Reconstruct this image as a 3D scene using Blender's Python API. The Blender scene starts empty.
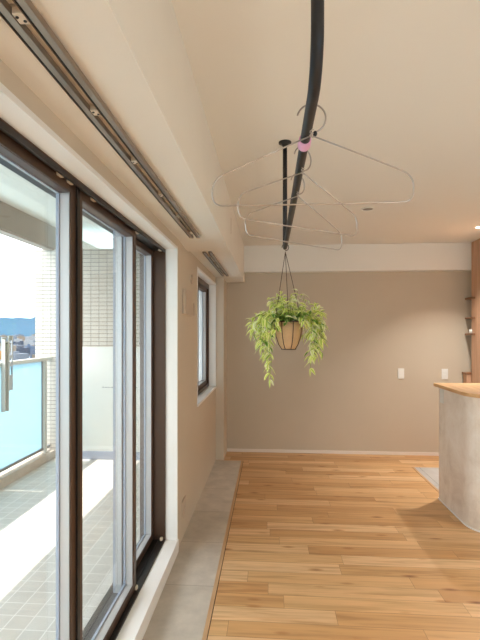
import bpy, bmesh, math, random
from mathutils import Vector, Matrix
random.seed(7)
C = bpy.context.scene.collection
S = bpy.context.scene

# ------------------------------------------------------------------ camera, sky, sun, exposure
F, CX, HY, YAW = 474.0, 232.0, 332.0, math.radians(4.52)
cam_data = bpy.data.cameras.new('camera')
cam = bpy.data.objects.new('camera', cam_data); C.objects.link(cam)
cam.location = (0, 0, 1.45)
cam.rotation_euler = (math.radians(90), 0, YAW)
cam_data.sensor_fit = 'VERTICAL'; cam_data.sensor_height = 36.0
cam_data.lens = F / 640 * 36
cam_data.shift_x = (240 - CX) / 640
cam_data.shift_y = (HY - 320) / 640
cam_data.clip_start = 0.02; cam_data.clip_end = 20000
S.camera = cam

w = bpy.data.worlds.new('sky'); S.world = w; w.use_nodes = True
nt = w.node_tree; nt.nodes.clear()
wo = nt.nodes.new('ShaderNodeOutputWorld'); bg = nt.nodes.new('ShaderNodeBackground')
tc = nt.nodes.new('ShaderNodeTexCoord'); sp = nt.nodes.new('ShaderNodeSeparateXYZ')
rp = nt.nodes.new('ShaderNodeValToRGB')
nt.links.new(tc.outputs['Generated'], sp.inputs[0]); nt.links.new(sp.outputs['Z'], rp.inputs[0])
nt.links.new(rp.outputs[0], bg.inputs[0]); nt.links.new(bg.outputs[0], wo.inputs[0])
e = rp.color_ramp.elements
e[0].position = 0.0; e[0].color = (0.60, 0.86, 1.0, 1)
e[1].position = 1.0; e[1].color = (0.80, 0.88, 1.0, 1)
n1 = e.new(0.10); n1.color = (0.93, 0.98, 1.0, 1)
n2 = e.new(0.45); n2.color = (0.97, 0.98, 1.0, 1)
SKY = 2.9
bg.inputs[1].default_value = SKY

sun_l = bpy.data.lights.new('sun', 'SUN'); sun_l.energy = 4.0; sun_l.angle = math.radians(0.6)
sun_l.color = (1.0, 0.95, 0.87)
sun = bpy.data.objects.new('sun', sun_l); C.objects.link(sun)
sun.rotation_euler = Vector((1.0, -0.03, -2.1)).to_track_quat('-Z', 'Y').to_euler()
sun.location = (-6, -2, 10)

S.view_settings.view_transform = 'Standard'; S.view_settings.look = 'None'
S.view_settings.gamma = 1.0; S.view_settings.use_curve_mapping = False
S.view_settings.exposure = 0.98

def portal(loc, rot, sx, sy):
    l = bpy.data.lights.new('window_portal', 'AREA'); l.shape = 'RECTANGLE'; l.size = sx; l.size_y = sy
    l.cycles.is_portal = True
    o = bpy.data.objects.new('window_portal', l); C.objects.link(o); o.location = loc; o.rotation_euler = rot
portal((-0.90, 1.75, 1.04), (0, math.radians(-90), 0), 1.95, 2.7)
portal((-0.90, 4.64, 1.41), (0, math.radians(-90), 0), 1.17, 1.38)
portal((2.1, -2.75, 1.06), (math.radians(90), 0, 0), 2.2, 2.1)
CEIL_LAMP = 9.5

# ------------------------------------------------------------------ materials
def mat(name, col, rough=0.6, metal=0.0, spec=0.5, noise=None, bump=None):
    """noise=(scale, amount), bump=(scale, strength)"""
    m = bpy.data.materials.new(name); m.use_nodes = True
    nt = m.node_tree; b = nt.nodes['Principled BSDF']
    b.inputs['Base Color'].default_value = (*col, 1); b.inputs['Roughness'].default_value = rough
    b.inputs['Metallic'].default_value = metal; b.inputs['Specular IOR Level'].default_value = spec
    if noise or bump:
        tc = nt.nodes.new('ShaderNodeTexCoord')
    if noise:
        n = nt.nodes.new('ShaderNodeTexNoise'); n.inputs['Scale'].default_value = noise[0]; n.inputs['Detail'].default_value = 6
        nt.links.new(tc.outputs['Object'], n.inputs['Vector'])
        r = nt.nodes.new('ShaderNodeValToRGB'); a = noise[1]
        r.color_ramp.elements[0].position = 0.3; r.color_ramp.elements[1].position = 0.7
        r.color_ramp.elements[0].color = (*[c * (1 - a) for c in col], 1)
        r.color_ramp.elements[1].color = (*[min(1, c * (1 + a)) for c in col], 1)
        nt.links.new(n.outputs['Fac'], r.inputs[0]); nt.links.new(r.outputs[0], b.inputs['Base Color'])
    if bump:
        n = nt.nodes.new('ShaderNodeTexNoise'); n.inputs['Scale'].default_value = bump[0]; n.inputs['Detail'].default_value = 3
        nt.links.new(tc.outputs['Object'], n.inputs['Vector'])
        bp = nt.nodes.new('ShaderNodeBump'); bp.inputs['Strength'].default_value = bump[1]; bp.inputs['Distance'].default_value = 0.002
        nt.links.new(n.outputs['Fac'], bp.inputs['Height']); nt.links.new(bp.outputs[0], b.inputs['Normal'])
    return m

def lin(r, g, b):
    f = lambda c: (c / 255 / 12.92) if c / 255 <= 0.04045 else ((c / 255 + 0.055) / 1.055) ** 2.4
    return (f(r), f(g), f(b))

M = {}
M['wallpaper'] = mat('warm white wallpaper', lin(238, 232, 221), 0.9, spec=0.2, noise=(3, 0.015), bump=(220, 0.25))
M['ceiling'] = mat('white ceiling paper', lin(240, 237, 229), 0.9, spec=0.2, bump=(220, 0.2))
M['left_paper'] = mat('light greige wallpaper', lin(214, 201, 182), 0.9, spec=0.2, noise=(2, 0.02), bump=(260, 0.3))
M['accent'] = mat('greige wallpaper', lin(205, 192, 172), 0.9, spec=0.2, noise=(2, 0.02), bump=(260, 0.3))
M['white_trim'] = mat('white trim', lin(248, 246, 242), 0.5)
M['baseboard'] = mat('white baseboard', lin(236, 226, 216), 0.5)
M['bronze'] = mat('bronze aluminium', lin(88, 66, 52), 0.4, metal=0.4)
M['black_frame'] = mat('black track', lin(24, 20, 18), 0.45)
M['grey_alu'] = mat('pale aluminium', lin(196, 196, 196), 0.35, metal=0.25)
M['bead'] = mat('blue grey glazing bead', lin(168, 176, 192), 0.4)
M['cream_plastic'] = mat('cream plastic', lin(214, 198, 176), 0.5)
M['plate'] = mat('white plastic plate', lin(238, 238, 232), 0.4)
M['plate_beige'] = mat('beige plastic plate', lin(204, 186, 166), 0.5)
M['rail_metal'] = mat('brushed rail metal', lin(150, 138, 126), 0.35, metal=0.7)
M['dark'] = mat('black slot', (0.006, 0.006, 0.006), 0.7)
M['black_pipe'] = mat('matt black pipe', lin(24, 25, 30), 0.45, noise=(40, 0.1))
M['wire'] = mat('silver wire', lin(190, 182, 176), 0.35, metal=0.8)
M['pink'] = mat('pink plastic', lin(236, 178, 214), 0.5)
M['wood_edge'] = None
M['concrete'] = mat('kerb concrete', lin(190, 178, 164), 0.85, noise=(12, 0.08))
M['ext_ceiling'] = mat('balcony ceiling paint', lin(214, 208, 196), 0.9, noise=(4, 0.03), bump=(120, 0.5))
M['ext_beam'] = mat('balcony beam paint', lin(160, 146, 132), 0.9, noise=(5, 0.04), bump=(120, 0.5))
M['ext_white'] = mat('exterior white board', lin(232, 230, 222), 0.6, noise=(3, 0.02))
M['rail_alu'] = mat('balcony railing aluminium', lin(206, 204, 196), 0.4, metal=0.2)
M['rail_dark'] = mat('railing gasket', lin(110, 112, 112), 0.5)
M['bracket'] = mat('bracket aluminium', lin(172, 174, 174), 0.35, metal=0.6)
M['cord'] = mat('brown cord', lin(84, 66, 52), 0.8)
M['rib'] = mat('dark wire frame', lin(58, 42, 36), 0.6)
M['stem'] = mat('pale green stem', lin(150, 170, 70), 0.6)
M['soil'] = mat('dark soil', lin(58, 44, 34), 0.95, noise=(60, 0.3))
M['shelf'] = mat('brown shelf wood', lin(150, 108, 76), 0.6, noise=(18, 0.15))
M['kitchen_back'] = mat('kitchen back wall', lin(206, 196, 184), 0.8)

def emit(name, col, s):
    m = bpy.data.materials.new(name); m.use_nodes = True; nt = m.node_tree; nt.nodes.clear()
    o = nt.nodes.new('ShaderNodeOutputMaterial'); e = nt.nodes.new('ShaderNodeEmission')
    e.inputs[0].default_value = (*col, 1); e.inputs[1].default_value = s
    nt.links.new(e.outputs[0], o.inputs[0]); return m
M['lamp_on'] = emit('lit lamp diffuser', (1, 0.93, 0.82), 6)

def mathn(nt, op, a, b=None, c=None):
    n = nt.nodes.new('ShaderNodeMath'); n.operation = op
    for i, v in enumerate((a, b, c)):
        if v is None: continue
        if isinstance(v, (int, float)): n.inputs[i].default_value = v
        else: nt.links.new(v, n.inputs[i])
    return n.outputs[0]

def glass(name, tint=(1, 1, 1), frost=0.0, fcol=(0.8, 0.9, 0.95)):
    m = bpy.data.materials.new(name); m.use_nodes = True; nt = m.node_tree; nt.nodes.clear()
    N = nt.nodes.new; L = nt.links.new
    o = N('ShaderNodeOutputMaterial'); t = N('ShaderNodeBsdfTransparent'); g = N('ShaderNodeBsdfGlossy')
    t.inputs[0].default_value = (*tint, 1); g.inputs['Roughness'].default_value = 0.02
    ge = N('ShaderNodeNewGeometry'); dp = N('ShaderNodeVectorMath'); dp.operation = 'DOT_PRODUCT'
    L(ge.outputs['Incoming'], dp.inputs[0]); L(ge.outputs['Normal'], dp.inputs[1])
    fz = mathn(nt, 'ABSOLUTE', dp.outputs['Value'])
    fr = mathn(nt, 'MULTIPLY_ADD', mathn(nt, 'POWER', mathn(nt, 'SUBTRACT', 1.0, fz), 5.0), 0.9, 0.03)
    mx = N('ShaderNodeMixShader'); L(fr, mx.inputs[0]); L(t.outputs[0], mx.inputs[1]); L(g.outputs[0], mx.inputs[2])
    out = mx
    if frost:
        d = N('ShaderNodeBsdfDiffuse'); d.inputs[0].default_value = (*fcol, 1)
        tl = N('ShaderNodeBsdfTranslucent'); tl.inputs[0].default_value = (*fcol, 1)
        m2 = N('ShaderNodeMixShader'); m2.inputs[0].default_value = 0.7; L(d.outputs[0], m2.inputs[1]); L(tl.outputs[0], m2.inputs[2])
        m3 = N('ShaderNodeMixShader'); m3.inputs[0].default_value = frost; L(mx.outputs[0], m3.inputs[1]); L(m2.outputs[0], m3.inputs[2])
        out = m3
    L(out.outputs[0], o.inputs[0]); return m
M['glass'] = glass('clear window glass', (0.97, 0.98, 0.975))
M['frost_glass'] = glass('frosted window glass', (1, 1, 1), 0.75, (0.86, 0.90, 0.92))
M['rail_glass'] = glass('pale blue frosted balcony glass', (0.85, 0.96, 1), 0.9, (0.50, 0.665, 0.735))

def node_mat(name, rough=0.6):
    m = bpy.data.materials.new(name); m.use_nodes = True; nt = m.node_tree
    b = nt.nodes['Principled BSDF']; b.inputs['Roughness'].default_value = rough
    return m, nt, b, nt.nodes.new, nt.links.new

def ramp(nt, stops):
    r = nt.nodes.new('ShaderNodeValToRGB'); el = r.color_ramp.elements
    el[0].position, el[0].color = stops[0][0], (*stops[0][1], 1)
    el[1].position, el[1].color = stops[-1][0], (*stops[-1][1], 1)
    for p, c in stops[1:-1]:
        x = el.new(p); x.color = (*c, 1)
    return r

def mixc(nt, mode, fac, a, b):
    n = nt.nodes.new('ShaderNodeMix'); n.data_type = 'RGBA'; n.blend_type = mode
    for i, v in ((0, fac), (6, a), (7, b)):
        if isinstance(v, (int, float)): n.inputs[i].default_value = v
        elif isinstance(v, tuple): n.inputs[i].default_value = (*v, 1)
        else: nt.links.new(v, n.inputs[i])
    return n.outputs[2]

def wood_floor():
    """oak boards running along X, 0.125 m wide, random lengths, knots"""
    m, nt, b, N, L = node_mat('oak plank floor', 0.38)
    tc = N('ShaderNodeTexCoord'); s = N('ShaderNodeSeparateXYZ'); L(tc.outputs['Object'], s.inputs[0])
    X, Y = s.outputs[0], s.outputs[1]
    W = 0.125
    row = mathn(nt, 'FLOOR', mathn(nt, 'DIVIDE', mathn(nt, 'ADD', Y, 20.0), W))
    wn = N('ShaderNodeTexWhiteNoise'); wn.noise_dimensions = '1D'; L(row, wn.inputs['W'])
    off = mathn(nt, 'MULTIPLY', wn.outputs['Value'], 7.3)
    lx = mathn(nt, 'DIVIDE', mathn(nt, 'ADD', X, off), 0.95)
    seg = mathn(nt, 'FLOOR', lx)
    cb = N('ShaderNodeCombineXYZ'); L(row, cb.inputs[0]); L(seg, cb.inputs[1])
    w2 = N('ShaderNodeTexWhiteNoise'); w2.noise_dimensions = '3D'; L(cb.outputs[0], w2.inputs['Vector'])
    rnd = w2.outputs['Value']
    base = ramp(nt, [(0.0, lin(200, 150, 98)), (0.35, lin(212, 166, 114)), (0.7, lin(220, 177, 126)), (1.0, lin(228, 190, 144))])
    L(rnd, base.inputs[0])
    # grain: stretched noise offset per plank
    gv = N('ShaderNodeCombineXYZ')
    L(mathn(nt, 'ADD', mathn(nt, 'MULTIPLY', X, 1.6), mathn(nt, 'MULTIPLY', rnd, 37.0)), gv.inputs[0])
    L(mathn(nt, 'MULTIPLY', Y, 26.0), gv.inputs[1]); L(mathn(nt, 'MULTIPLY', rnd, 11.0), gv.inputs[2])
    gn = N('ShaderNodeTexNoise'); gn.inputs['Scale'].default_value = 1.0; gn.inputs['Detail'].default_value = 7; gn.inputs['Distortion'].default_value = 0.9
    L(gv.outputs[0], gn.inputs['Vector'])
    gr = ramp(nt, [(0.30, (0.66, 0.58, 0.48)), (0.5, (0.95, 0.94, 0.92)), (0.72, (1.12, 1.12, 1.1))]); L(gn.outputs['Fac'], gr.inputs[0])
    c = mixc(nt, 'MULTIPLY', 0.8, base.outputs[0], gr.outputs[0])
    # broad dark streaks
    sv = N('ShaderNodeCombineXYZ'); L(mathn(nt, 'MULTIPLY', X, 1.1), sv.inputs[0]); L(mathn(nt, 'MULTIPLY', Y, 9.0), sv.inputs[1]); L(mathn(nt, 'MULTIPLY', rnd, 23.0), sv.inputs[2])
    sn = N('ShaderNodeTexNoise'); sn.inputs['Scale'].default_value = 1.4; sn.inputs['Detail'].default_value = 4; L(sv.outputs[0], sn.inputs['Vector'])
    sr = ramp(nt, [(0.60, (1, 1, 1)), (0.76, (0.62, 0.47, 0.32))]); L(sn.outputs['Fac'], sr.inputs[0])
    c = mixc(nt, 'MULTIPLY', 0.75, c, sr.outputs[0])
    # knots
    kv = N('ShaderNodeCombineXYZ'); L(mathn(nt, 'MULTIPLY', X, 3.0), kv.inputs[0]); L(mathn(nt, 'MULTIPLY', Y, 9.0), kv.inputs[1])
    vo = N('ShaderNodeTexVoronoi'); vo.inputs['Scale'].default_value = 1.0; L(kv.outputs[0], vo.inputs['Vector'])
    kr = ramp(nt, [(0.03, (0.30, 0.17, 0.09)), (0.10, (0.72, 0.55, 0.4)), (0.18, (1, 1, 1))]); L(vo.outputs['Distance'], kr.inputs[0])
    c = mixc(nt, 'MULTIPLY', 0.85, c, kr.outputs[0])
    # seams
    fy = mathn(nt, 'FRACT', mathn(nt, 'DIVIDE', mathn(nt, 'ADD', Y, 20.0), W))
    e1 = mathn(nt, 'LESS_THAN', mathn(nt, 'MINIMUM', fy, mathn(nt, 'SUBTRACT', 1.0, fy)), 0.012)
    fx = mathn(nt, 'FRACT', lx)
    e2 = mathn(nt, 'LESS_THAN', fx, 0.0025)
    em = mathn(nt, 'MAXIMUM', e1, e2)
    c = mixc(nt, 'MIX', mathn(nt, 'MULTIPLY', em, 0.55), c, lin(112, 70, 36))
    L(c, b.inputs['Base Color'])
    return m
M['floor'] = wood_floor()

def small_wood(name, c1, c2, axis=0, stretch=(1.5, 30, 30), slat=None):
    m, nt, b, N, L = node_mat(name, 0.5)
    tc = N('ShaderNodeTexCoord'); mp = N('ShaderNodeMapping'); mp.inputs['Scale'].default_value = stretch
    L(tc.outputs['Object'], mp.inputs[0])
    n = N('ShaderNodeTexNoise'); n.inputs['Scale'].default_value = 1.5; n.inputs['Detail'].default_value = 6; L(mp.outputs[0], n.inputs['Vector'])
    r = ramp(nt, [(0.3, c1), (0.7, c2)]); L(n.outputs['Fac'], r.inputs[0])
    L(r.outputs[0], b.inputs['Base Color']); return m
M['trim_wood'] = small_wood('oak edge trim', lin(186, 142, 100), lin(216, 178, 136), stretch=(30, 1.5, 30))
M['counter_wood'] = small_wood('oak counter top', lin(206, 158, 104), lin(228, 186, 134), stretch=(25, 3, 25))
M['wall_wood'] = small_wood('brown wood panelling', lin(196, 150, 118), lin(222, 180, 146), stretch=(30, 30, 1.2))

def tile_mat(name, tw, th, cols, grout, gw, axes=(0, 1), rough=0.6, off=(0, 0), noise=(6, 0.12), brick=False):
    m, nt, b, N, L = node_mat(name, rough)
    tc = N('ShaderNodeTexCoord'); s = N('ShaderNodeSeparateXYZ'); L(tc.outputs['Object'], s.inputs[0])
    U = mathn(nt, 'DIVIDE', mathn(nt, 'ADD', s.outputs[axes[0]], 20 + off[0]), tw)
    V = mathn(nt, 'DIVIDE', mathn(nt, 'ADD', s.outputs[axes[1]], 20 + off[1]), th)
    cb = N('ShaderNodeCombineXYZ'); L(mathn(nt, 'FLOOR', U), cb.inputs[0]); L(mathn(nt, 'FLOOR', V), cb.inputs[1])
    wn = N('ShaderNodeTexWhiteNoise'); wn.noise_dimensions = '3D'; L(cb.outputs[0], wn.inputs['Vector'])
    r = ramp(nt, [(0, cols[0]), (1, cols[1])]); L(wn.outputs['Value'], r.inputs[0])
    n = N('ShaderNodeTexNoise'); n.inputs['Scale'].default_value = noise[0]; n.inputs['Detail'].default_value = 8; n.inputs['Roughness'].default_value = 0.65
    L(tc.outputs['Object'], n.inputs['Vector'])
    a = noise[1]; nr = ramp(nt, [(0.3, (1 - a,) * 3), (0.7, (1 + a * 0.3,) * 3)]); L(n.outputs['Fac'], nr.inputs[0])
    c = mixc(nt, 'MULTIPLY', 1.0, r.outputs[0], nr.outputs[0])
    def edge(u, g):
        f = mathn(nt, 'FRACT', u); return mathn(nt, 'LESS_THAN', mathn(nt, 'MINIMUM', f, mathn(nt, 'SUBTRACT', 1.0, f)), g)
    em = mathn(nt, 'MAXIMUM', edge(U, gw / tw / 2), edge(V, gw / th / 2))
    c = mixc(nt, 'MIX', em, c, grout)
    L(c, b.inputs['Base Color'])
    bp = N('ShaderNodeBump'); bp.inputs['Strength'].default_value = 0.3; bp.inputs['Distance'].default_value = 0.001
    L(mathn(nt, 'SUBTRACT', 1.0, em), bp.inputs['Height']); L(bp.outputs[0], b.inputs['Normal'])
    return m
M['strip_tile'] = tile_mat('grey beige stone tile', 5.0, 0.56, (lin(202, 192, 178), lin(214, 204, 192)), lin(160, 148, 134), 0.004, off=(0, 0.275), noise=(7, 0.2))
M['kitchen_tile'] = tile_mat('grey kitchen tile', 0.6, 0.6, (lin(186, 182, 176), lin(194, 190, 184)), lin(120, 115, 110), 0.004)
M['balcony_tile'] = tile_mat('balcony floor tile', 0.11, 0.11, (lin(206, 200, 190), lin(214, 208, 198)), lin(234, 230, 222), 0.006, noise=(9, 0.08), rough=0.7)
M['ext_tile'] = tile_mat('exterior wall tile', 0.095, 0.0455, (lin(204, 194, 180), lin(214, 205, 192)), lin(128, 118, 108), 0.006, axes=(0, 2), noise=(3, 0.05))
M['ext_tile_side'] = tile_mat('exterior wall tile side', 0.095, 0.0455, (lin(216, 208, 196), lin(228, 220, 208)), lin(178, 168, 158), 0.006, axes=(1, 2), noise=(3, 0.05))

def plaster():
    m, nt, b, N, L = node_mat('mottled pale plaster', 0.75)
    tc = N('ShaderNodeTexCoord')
    n = N('ShaderNodeTexNoise'); n.inputs['Scale'].default_value = 3.2; n.inputs['Detail'].default_value = 9; n.inputs['Roughness'].default_value = 0.7; n.inputs['Distortion'].default_value = 0.6
    L(tc.outputs['Object'], n.inputs['Vector'])
    r = ramp(nt, [(0.32, lin(218, 202, 186)), (0.5, lin(238, 226, 212)), (0.7, lin(248, 240, 230))]); L(n.outputs['Fac'], r.inputs[0])
    L(r.outputs[0], b.inputs['Base Color']); return m
M['plaster'] = plaster()

def weave():
    m, nt, b, N, L = node_mat('woven tan basket', 0.85)
    tc = N('ShaderNodeTexCoord')
    wv = N('ShaderNodeTexWave'); wv.bands_direction = 'Z'; wv.inputs['Scale'].default_value = 55; wv.inputs['Distortion'].default_value = 1.5
    L(tc.outputs['Object'], wv.inputs['Vector'])
    r = ramp(nt, [(0.0, lin(176, 136, 96)), (1.0, lin(214, 178, 134))]); L(wv.outputs['Fac'], r.inputs[0])
    L(r.outputs[0], b.inputs['Base Color'])
    bp = N('ShaderNodeBump'); bp.inputs['Strength'].default_value = 0.5; bp.inputs['Distance'].default_value = 0.002
    L(wv.outputs['Fac'], bp.inputs['Height']); L(bp.outputs[0], b.inputs['Normal']); return m
M['weave'] = weave()

def leaf_mat(name, mid, edge):
    m, nt, b, N, L = node_mat(name, 0.45)
    uv = N('ShaderNodeUVMap'); uv.uv_map = 'UVMap'; s = N('ShaderNodeSeparateXYZ'); L(uv.outputs[0], s.inputs[0])
    d = mathn(nt, 'MULTIPLY', mathn(nt, 'ABSOLUTE', mathn(nt, 'SUBTRACT', s.outputs[0], 0.5)), 2.0)
    r = ramp(nt, [(0.25, mid), (0.6, edge)]); L(d, r.inputs[0]); L(r.outputs[0], b.inputs['Base Color'])
    b.inputs['Subsurface Weight'].default_value = 0.0
    tl = N('ShaderNodeBsdfTranslucent'); L(r.outputs[0], tl.inputs[0])
    mx = N('ShaderNodeMixShader'); mx.inputs[0].default_value = 0.3
    out = nt.nodes['Material Output']; L(b.outputs[0], mx.inputs[1]); L(tl.outputs[0], mx.inputs[2]); L(mx.outputs[0], out.inputs[0])
    return m
M['leaf_lime'] = leaf_mat('lime variegated leaf', lin(196, 216, 92), lin(248, 250, 172))
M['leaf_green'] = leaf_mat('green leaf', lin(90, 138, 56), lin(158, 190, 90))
M['leaf_pale'] = leaf_mat('cream leaf', lin(226, 232, 150), lin(250, 250, 220))

# ------------------------------------------------------------------ geometry helpers
def box(bm, x0, x1, y0, y1, z0, z1, mi=0):
    x0, x1 = sorted((x0, x1)); y0, y1 = sorted((y0, y1)); z0, z1 = sorted((z0, z1))
    v = [bm.verts.new((x, y, z)) for x in (x0, x1) for y in (y0, y1) for z in (z0, z1)]
    for f in ((0, 1, 3, 2), (4, 6, 7, 5), (0, 4, 5, 1), (2, 3, 7, 6), (0, 2, 6, 4), (1, 5, 7, 3)):
        bm.faces.new([v[i] for i in f]).material_index = mi

def boxes(*bs):
    bm = bmesh.new()
    for b in bs: box(bm, *b)
    return bm

def tube(bm, pts, r, seg=12, caps=True, closed=False):
    pts = [Vector(p) for p in pts]; n = len(pts)
    rings = []; prev = None
    for i, p in enumerate(pts):
        if closed: t = (pts[(i + 1) % n] - pts[i - 1]).normalized()
        else: t = (pts[min(i + 1, n - 1)] - pts[max(i - 1, 0)]).normalized()
        if prev is None:
            a = Vector((0, 0, 1)) if abs(t.z) < 0.9 else Vector((1, 0, 0))
            nrm = (a - t * a.dot(t)).normalized()
        else:
            nrm = (prev - t * prev.dot(t)).normalized()
        prev = nrm; bn = t.cross(nrm)
        rr = r[i] if isinstance(r, (list, tuple)) else r
        rings.append([bm.verts.new(p + (nrm * math.cos(k * 2 * math.pi / seg) + bn * math.sin(k * 2 * math.pi / seg)) * rr) for k in range(seg)])
    rng = range(n) if closed else range(n - 1)
    for i in rng:
        a, b = rings[i], rings[(i + 1) % n]
        for k in range(seg):
            f = bm.faces.new((a[k], a[(k + 1) % seg], b[(k + 1) % seg], b[k])); f.smooth = True
    if caps and not closed:
        bm.faces.new(rings[0][::-1]); bm.faces.new(rings[-1])
    return bm

def lathe(bm, prof, cx=0, cy=0, seg=32):
    rings = [[bm.verts.new((cx + r * math.cos(2 * math.pi * k / seg), cy + r * math.sin(2 * math.pi * k / seg), z)) for k in range(seg)] for r, z in prof]
    for a, b in zip(rings, rings[1:]):
        for k in range(seg):
            f = bm.faces.new((a[k], a[(k + 1) % seg], b[(k + 1) % seg], b[k])); f.smooth = True
    bm.faces.new(rings[0][::-1]); bm.faces.new(rings[-1])
    return bm

def obj(name, bm, m, parent=None, bevel=0, loc=None):
    bmesh.ops.recalc_face_normals(bm, faces=bm.faces)
    me = bpy.data.meshes.new(name); bm.to_mesh(me); bm.free()
    for x in (m if isinstance(m, (list, tuple)) else [m]): me.materials.append(x)
    o = bpy.data.objects.new(name, me); C.objects.link(o)
    if parent: o.parent = parent
    if loc: o.location = loc
    if bevel:
        bv = o.modifiers.new('bevel', 'BEVEL'); bv.width = bevel; bv.segments = 2; bv.limit_method = 'ANGLE'
    return o

def empty(name, loc=(0, 0, 0), rz=0):
    o = bpy.data.objects.new(name, None); C.objects.link(o); o.location = loc; o.rotation_euler = (0, 0, rz); o.empty_display_size = 0.1
    return o

def tag(o, label, cat, group=None, kind=None):
    o['label'] = label; o['category'] = cat
    if group: o['group'] = group
    if kind: o['kind'] = kind
    return o

def struct(o, label=None, cat=None):
    o['kind'] = 'structure'
    if label: o['label'] = label
    if cat: o['category'] = cat
    return o

# ------------------------------------------------------------------ room shell
XL, XO = -0.607, -0.85          # interior / exterior face of the window wall
YB, YR, XR = 5.73, -2.6, 3.7    # far wall, rear wall, right wall
CZ = 2.47
W1 = (0.40, 3.09, 0.085, 2.0)   # balcony door opening  y0,y1,z0,z1
W2 = (3.947, 5.33, 0.825, 2.0)  # small window opening
XT = -0.317                     # edge of stone strip

struct(obj('floor', boxes((XT + 0.025, 1.52, YR, YB, -0.1, 0), (XL, XT + 0.025, 5.33, YB, -0.1, 0), (1.52, 2.9, 5.22, YB, -0.1, 0)), M['floor']), 'oak plank floor', 'floor')
struct(obj('floor', boxes((XL, XT, YR, 5.33, -0.1, 0.0)), M['strip_tile']), 'grey beige stone tile strip along the window wall', 'floor')
struct(obj('floor', boxes((1.545, XR, YR, 5.22, -0.1, 0.0), (2.9, XR, 5.22, YB, -0.1, 0.0)), M['kitchen_tile']), 'grey kitchen floor', 'floor')
struct(obj('trim_1', boxes((XT, XT + 0.021, YR, 5.33, -0.1, 0.003)), M['trim_wood']), 'oak edging beside the stone strip', 'trim')
struct(obj('trim_2', boxes((XT + 0.021, XT + 0.0249, YR, 5.33, -0.1, -0.004)), M['dark']), 'dark joint beside the oak edging', 'trim')
struct(obj('trim_3', boxes((1.521, 1.544, YR, 5.22, -0.1, 0.003)), M['trim_wood']), 'edging beside the kitchen floor', 'trim')
struct(obj('ceiling', boxes((XO, XR + 0.2, YR - 0.2, YB + 0.2, CZ, CZ + 0.2)), M['ceiling']), 'warm white ceiling', 'ceiling')
struct(obj('wall_left', boxes(
    (XO, XL, YR - 0.2, W1[0], -0.1, CZ), (XO, XL, W1[0], W1[1], W1[3] + 0.0, CZ), (XO, XL, W1[0], W1[1], -0.1, 0.0),
    (XO, XL, W1[1], W2[0], -0.1, CZ),
    (XO, XL, W2[0], W2[1], -0.1, W2[2]), (XO, XL, W2[0], W2[1], W2[3], CZ),
    (XO, XL, W2[1], YB + 0.2, -0.1, CZ)), M['left_paper']), 'light greige wallpapered window wall', 'wall')
struct(obj('wall_left', boxes((XL, -0.515, 5.335, YB, 0, CZ)), M['left_paper']), 'wallpapered corner pillar', 'wall')
struct(obj('wall_back', boxes((XL, XR + 0.2, YB, YB + 0.2, -0.1, CZ)), M['accent']), 'greige far wall', 'wall')
struct(obj('wall_right', boxes((XR, XR + 0.2, YR, YB, -0.1, CZ)), M['kitchen_back']))
WR = (1.0, 3.2, 0.02, 2.1)  # opening for the added rear window
struct(obj('wall_rear', boxes((XL, WR[0], YR - 0.2, YR, -0.1, CZ), (WR[1], XR + 0.2, YR - 0.2, YR, -0.1, CZ),
                              (WR[0], WR[1], YR - 0.2, YR, WR[3], CZ), (WR[0], WR[1], YR - 0.2, YR, -0.1, WR[2])), M['wallpaper']))
# boxed-in beams
struct(obj('trim_4', boxes((-0.301, XR, 5.60, YB, 2.16, CZ)), M['ceiling'], bevel=0.003), 'boxed beam across the far wall', 'beam')
struct(obj('trim_5', boxes((XL, -0.301, YR, YB, 2.068, CZ), (XL, -0.301, 3.40, 3.50, 2.050, 2.068), (XL, -0.301, 5.52, YB, 2.050, 2.068)), M['wallpaper'], bevel=0.0), 'boxed beam above the windows', 'beam')
struct(obj('baseboard_back', boxes((-0.515, 2.35, YB - 0.008, YB, 0, 0.038)), M['baseboard'], bevel=0.002), 'thin white baseboard', 'baseboard')
bm = bmesh.new()
for ya, yb in ((3.15, 3.40), (5.335, 5.52)):      # shallow sloped steps leading to the lower strips of the boxed beam
    a_ = [bm.verts.new(p) for p in ((XL, ya, 2.068), (XL, yb, 2.050), (XL, yb, 2.068))]; b_ = [bm.verts.new((-0.301, v.co.y, v.co.z)) for v in a_]
    bm.faces.new(a_); bm.faces.new(b_[::-1])
    for k in range(3): bm.faces.new((a_[k], a_[(k + 1) % 3], b_[(k + 1) % 3], b_[k]))
struct(obj('trim_12', bm, M['wallpaper']), 'shallow steps under the boxed beam', 'beam')
# thin seam on the boxed beam
struct(obj('trim_6', boxes((-0.301, -0.2998, 3.70, 3.705, 2.22, 2.345)), M['shelf']))

# ------------------------------------------------------------------ casings
def casing(name, W, xs=-0.68, t=0.018, sill_to=None, lip=0.004):
    y0, y1, z0, z1 = W
    bm = boxes((xs, XL + lip, y0, y0 + t, z0, z1), (xs, XL + lip, y1 - t, y1, z0, z1), (xs, XL + lip, y0, y1, z1 - t, z1))
    box(bm, xs, XL + lip + 0.006, y0, y1, sill_to if sill_to is not None else z0 - 0.004, z0 + (0 if sill_to is not None else t))
    return struct(obj(name, bm, M['white_trim']), 'white window casing', 'trim')
casing('trim_7', (W1[0], W1[1] + 0.0, W1[2], W1[3] + 0.012), sill_to=0.001)
casing('trim_8', (W2[0], W2[1], W2[2], W2[3]))

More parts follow.
